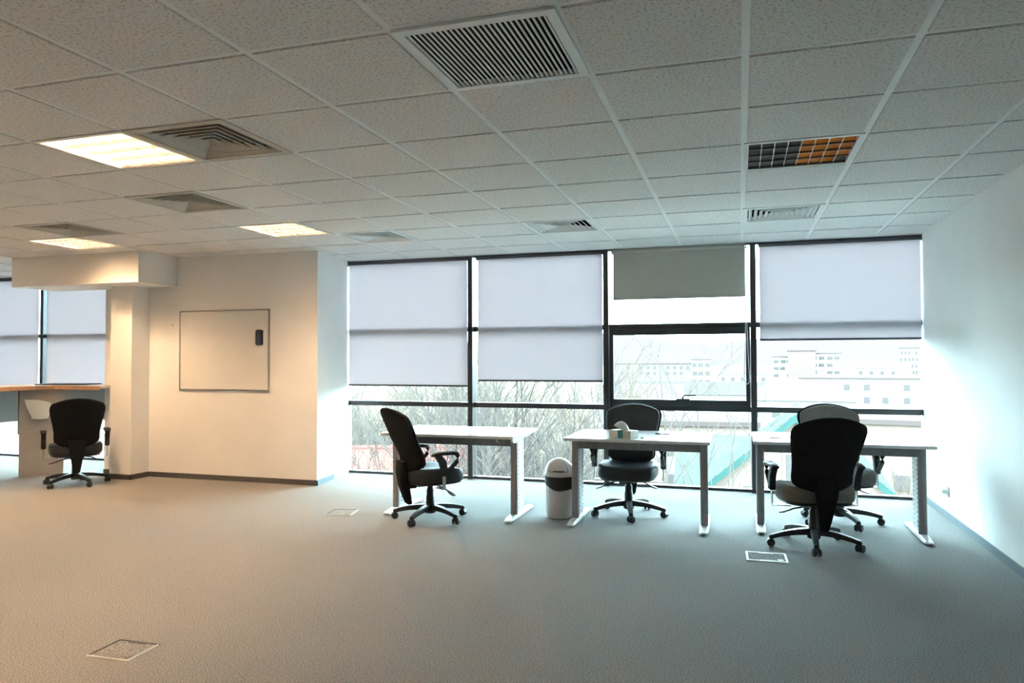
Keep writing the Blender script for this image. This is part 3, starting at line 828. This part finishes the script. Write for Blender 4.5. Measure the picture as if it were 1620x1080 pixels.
building('tower_block', 'far pale tower block next to the right wall edge', 1444, 360, 5.2, 10, 10, 7, 7, win=(.9, 1.6), floor=2.8)
building('long_block', 'far long pale block on the left horizon through the sash', 1030, 380, -1.6, 40, 12, 2, 12, wall='plaster_far')
building('far_house', 'far pale gabled house left of the tower block', 1395, 300, -2.5, 18, 10, 2, 5, roof='gable')
building('far_house', 'far pale gabled house between slab and hall', 1175, 260, -4.0, 16, 10, 2, 5, roof='gable')
building('beige_flats', 'beige flats below the transom behind the bare branches', 1085, 62, -4.2, 11, 10, 3, 4, wall='plaster_beige', win=(1.0, 1.3))
building('beige_house', 'beige house low at the right behind the rightmost desk', 1425, 66, -4.0, 8, 10, 3, 3, wall='plaster_beige', win=(1.1, 1.2))
building('small_house', 'small beige house with a pale green tiled roof in the middle distance', 1165, 46, -6.2, 6.5, 7, 1, 2, wall='plaster_beige', roof='gable', roofmat='roof_green', rh=2.6)

def gable_house(label, px, dist, zapex, half, drop, dp, roofmat, boardmat, wallmat, rot=0, name='gabled_house', ridge_rows=10):
    x, y = bearing(px, dist)
    zb = gz(x, y); a = math.atan((px-810)/FPX)-YAW
    t = thing(name, label, 'house', (x, y, zb), -a+R(rot), 'buildings seen through the windows')
    ha = zapex-zb; he = ha-drop
    obj('walls', MB().prism([(-half+.3, 0), (half-.3, 0), (half-.3, he+.2), (0, ha-.15), (-half+.3, he+.2)], .35, dp, 'y'), wallmat, t)
    for s in (-1, 1):
        obj('roof_slope', MB().prism([(0, ha), (s*half, he), (s*half, he-.12), (0, ha-.12)], 0, dp+.3, 'y'), roofmat, t)
        obj('barge_board', MB().prism([(0, ha+.03), (s*half, he+.03), (s*half, he-.28), (0, ha-.28)], -.06, 0, 'y'), boardmat, t)
        # tile courses
        for k in range(ridge_rows):
            u = (k+.5)/ridge_rows
            cx, cz = s*half*u, ha-drop*u
            obj('tile_course', MB().box(cx-.05, .02, cz-.02, cx+.05, dp+.28, cz+.05), roofmat, t)
    for (wx_, wz_) in ((-half*.45, he-.4), (half*.35, he-.4), (-half*.45, he-2.6), (half*.35, he-2.6), (0, he+.9)):
        f_ = obj('window', MB().box(wx_-.5, .26, wz_-.6, wx_+.5, .36, wz_+.6), 'plaster_white', t)
        obj('pane', MB().box(wx_-.4, .22, wz_-.5, wx_+.4, .3, wz_+.5), 'pane_far', f_)
    return t
gable_house('gabled house with teal barge boards and a beige front behind the rightmost desk', 1258, 30, -.80, 3.5, 2.95, 8, 'roof_green', 'board_green', 'plaster_beige')
# red-roofed house at the left
x, y = bearing(610, 27)
zb = gz(x, y); a = math.atan((610-810)/FPX)-YAW
t = thing('red_roofed_house', 'house with a red tiled roof and white wall low behind the first desk', 'house', (x, y, zb), -a+R(-6), 'buildings seen through the windows')
hg = -4.1-zb
obj('walls', MB().box(-4.5, .5, 0, 3.2, 7, hg), 'plaster_white', t)
obj('roof', MB().prism([(0, hg-.1), (3.5, hg+1.85), (7.2, hg-.1)], -5, 3.6, 'x'), 'roof_red', t)
for k in range(14):
    xx = -4.7+k*.62
    obj('roof_rib', MB().prism([(-.02, hg-.1), (3.5, hg+1.88), (3.5, hg+1.8), (.1, hg-.1)], xx-.03, xx+.03, 'x'), 'roof_red', t)
obj('ridge_cap', MB().tube([(-5, 3.5, hg+1.86), (3.6, 3.5, hg+1.86)], .1, 8), 'roof_red', t)
for xx in (-3, -.8, 1.6):
    obj('window', MB().box(xx-.5, .42, hg-1.9, xx+.5, .55, hg-.7), 'pane_far', t)

# bare trees
def tree_mesh(seed, height, stems, nb, spread, nt=7):
    rg = random.Random(seed); mb = MB()
    def branch(p, d, ln, r_, depth):
        k = 7 if depth == 0 else (4 if depth == 1 else 2)
        pts = [p.copy()]; rad = [r_]
        for i in range(k):
            d = (d+Vector((rg.uniform(-1, 1), rg.uniform(-1, 1), rg.uniform(-.3, .7)))*(.09 if depth == 0 else .17)).normalized()
            p = p+d*ln/k; pts.append(p.copy()); rad.append(r_*(1-.82*(i+1)/k))
        mb.tube(pts, rad, 4 if depth == 0 else 3, cap=False)
        if depth >= 2: return
        n = nb if depth == 0 else nt
        for q in range(n):
            u = rg.uniform(.18, .97) if depth == 0 else rg.uniform(.15, .95)
            i = min(k-1, int(u*k)); pp = pts[i].lerp(pts[i+1], u*k-i)
            dd = (pts[i+1]-pts[i]).normalized()
            ang = rg.uniform(0, 6.283); sd = Vector((math.cos(ang), math.sin(ang), rg.uniform(-.1, .5)))
            nd = (dd*.75+sd*rg.uniform(.45, .9)).normalized()
            branch(pp, nd, ln*rg.uniform(.16, .34)*(1.15-u*.5) if depth == 0 else ln*rg.uniform(.25, .5), r_*(1-.7*u)*.62 if depth == 0 else r_*.6, depth+1)
    for s in range(stems):
        a = rg.uniform(0, 6.283)
        d = Vector((math.cos(a)*spread*rg.uniform(.3, 1), math.sin(a)*spread*rg.uniform(.3, 1), 1)).normalized()
        branch(Vector((math.cos(a)*.25, math.sin(a)*.25, 0)), d, height*rg.uniform(.75, 1.0), rg.uniform(.035, .06), 0)
    return mb.mesh('tree')
TM = [tree_mesh(11+k, 10, 4, 26, .22) for k in range(4)]
for m_ in TM: m_.materials.append(M['bark'])
TF = [tree_mesh(31+k, 9, 5, 24, .3) for k in range(2)]
for m_ in TF: m_.materials.append(M['bark_far'])
TS = [tree_mesh(51+k, 9.8, 3, 6, .10, 3) for k in range(3)]
for m_ in TS: m_.materials.append(M['bark'])
def tree(me, px, dist, sc, label, group):
    x, y = bearing(px, dist)
    o = tag(obj('bare_tree', me, 'bark', loc=(x, y, gz(x, y)-.1)), label, 'tree', group)
    o.rotation_euler.z = random.uniform(0, 6.28); o.scale = (sc, sc, sc*random.uniform(.95, 1.08))
TL = 'leafless tree in the dense thicket outside the two long blinds'
k = 0
for px in range(665, 925, 22):
    tree(TM[k % 4], px+random.uniform(-12, 12), random.uniform(13.5, 18), random.uniform(.95, 1.12), TL, 'thicket of bare trees')
    k += 1
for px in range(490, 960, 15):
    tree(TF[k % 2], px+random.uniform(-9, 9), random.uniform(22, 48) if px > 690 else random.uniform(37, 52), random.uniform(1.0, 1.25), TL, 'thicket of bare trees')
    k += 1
for px in (990, 1022, 1062, 1100, 1140):
    tree(TS[k % 3], px+random.uniform(-6, 6), random.uniform(13, 17), random.uniform(.98, 1.1), 'slender leafless tree with few branches outside the opening sash', 'slender bare trees outside the sash')
    k += 1
for px in (1395, 1440, 1350):
    tree(TF[k % 2], px, random.uniform(36, 44), .62, 'small leafless tree outside the window by the right wall', 'small bare trees outside the right window')
    k += 1
for px in (40, 150):
    tree(TM[k % 4], px, 20, 1.0, 'leafless tree behind the pale blinds of the left windows', 'bare trees behind the left windows')
    k += 1
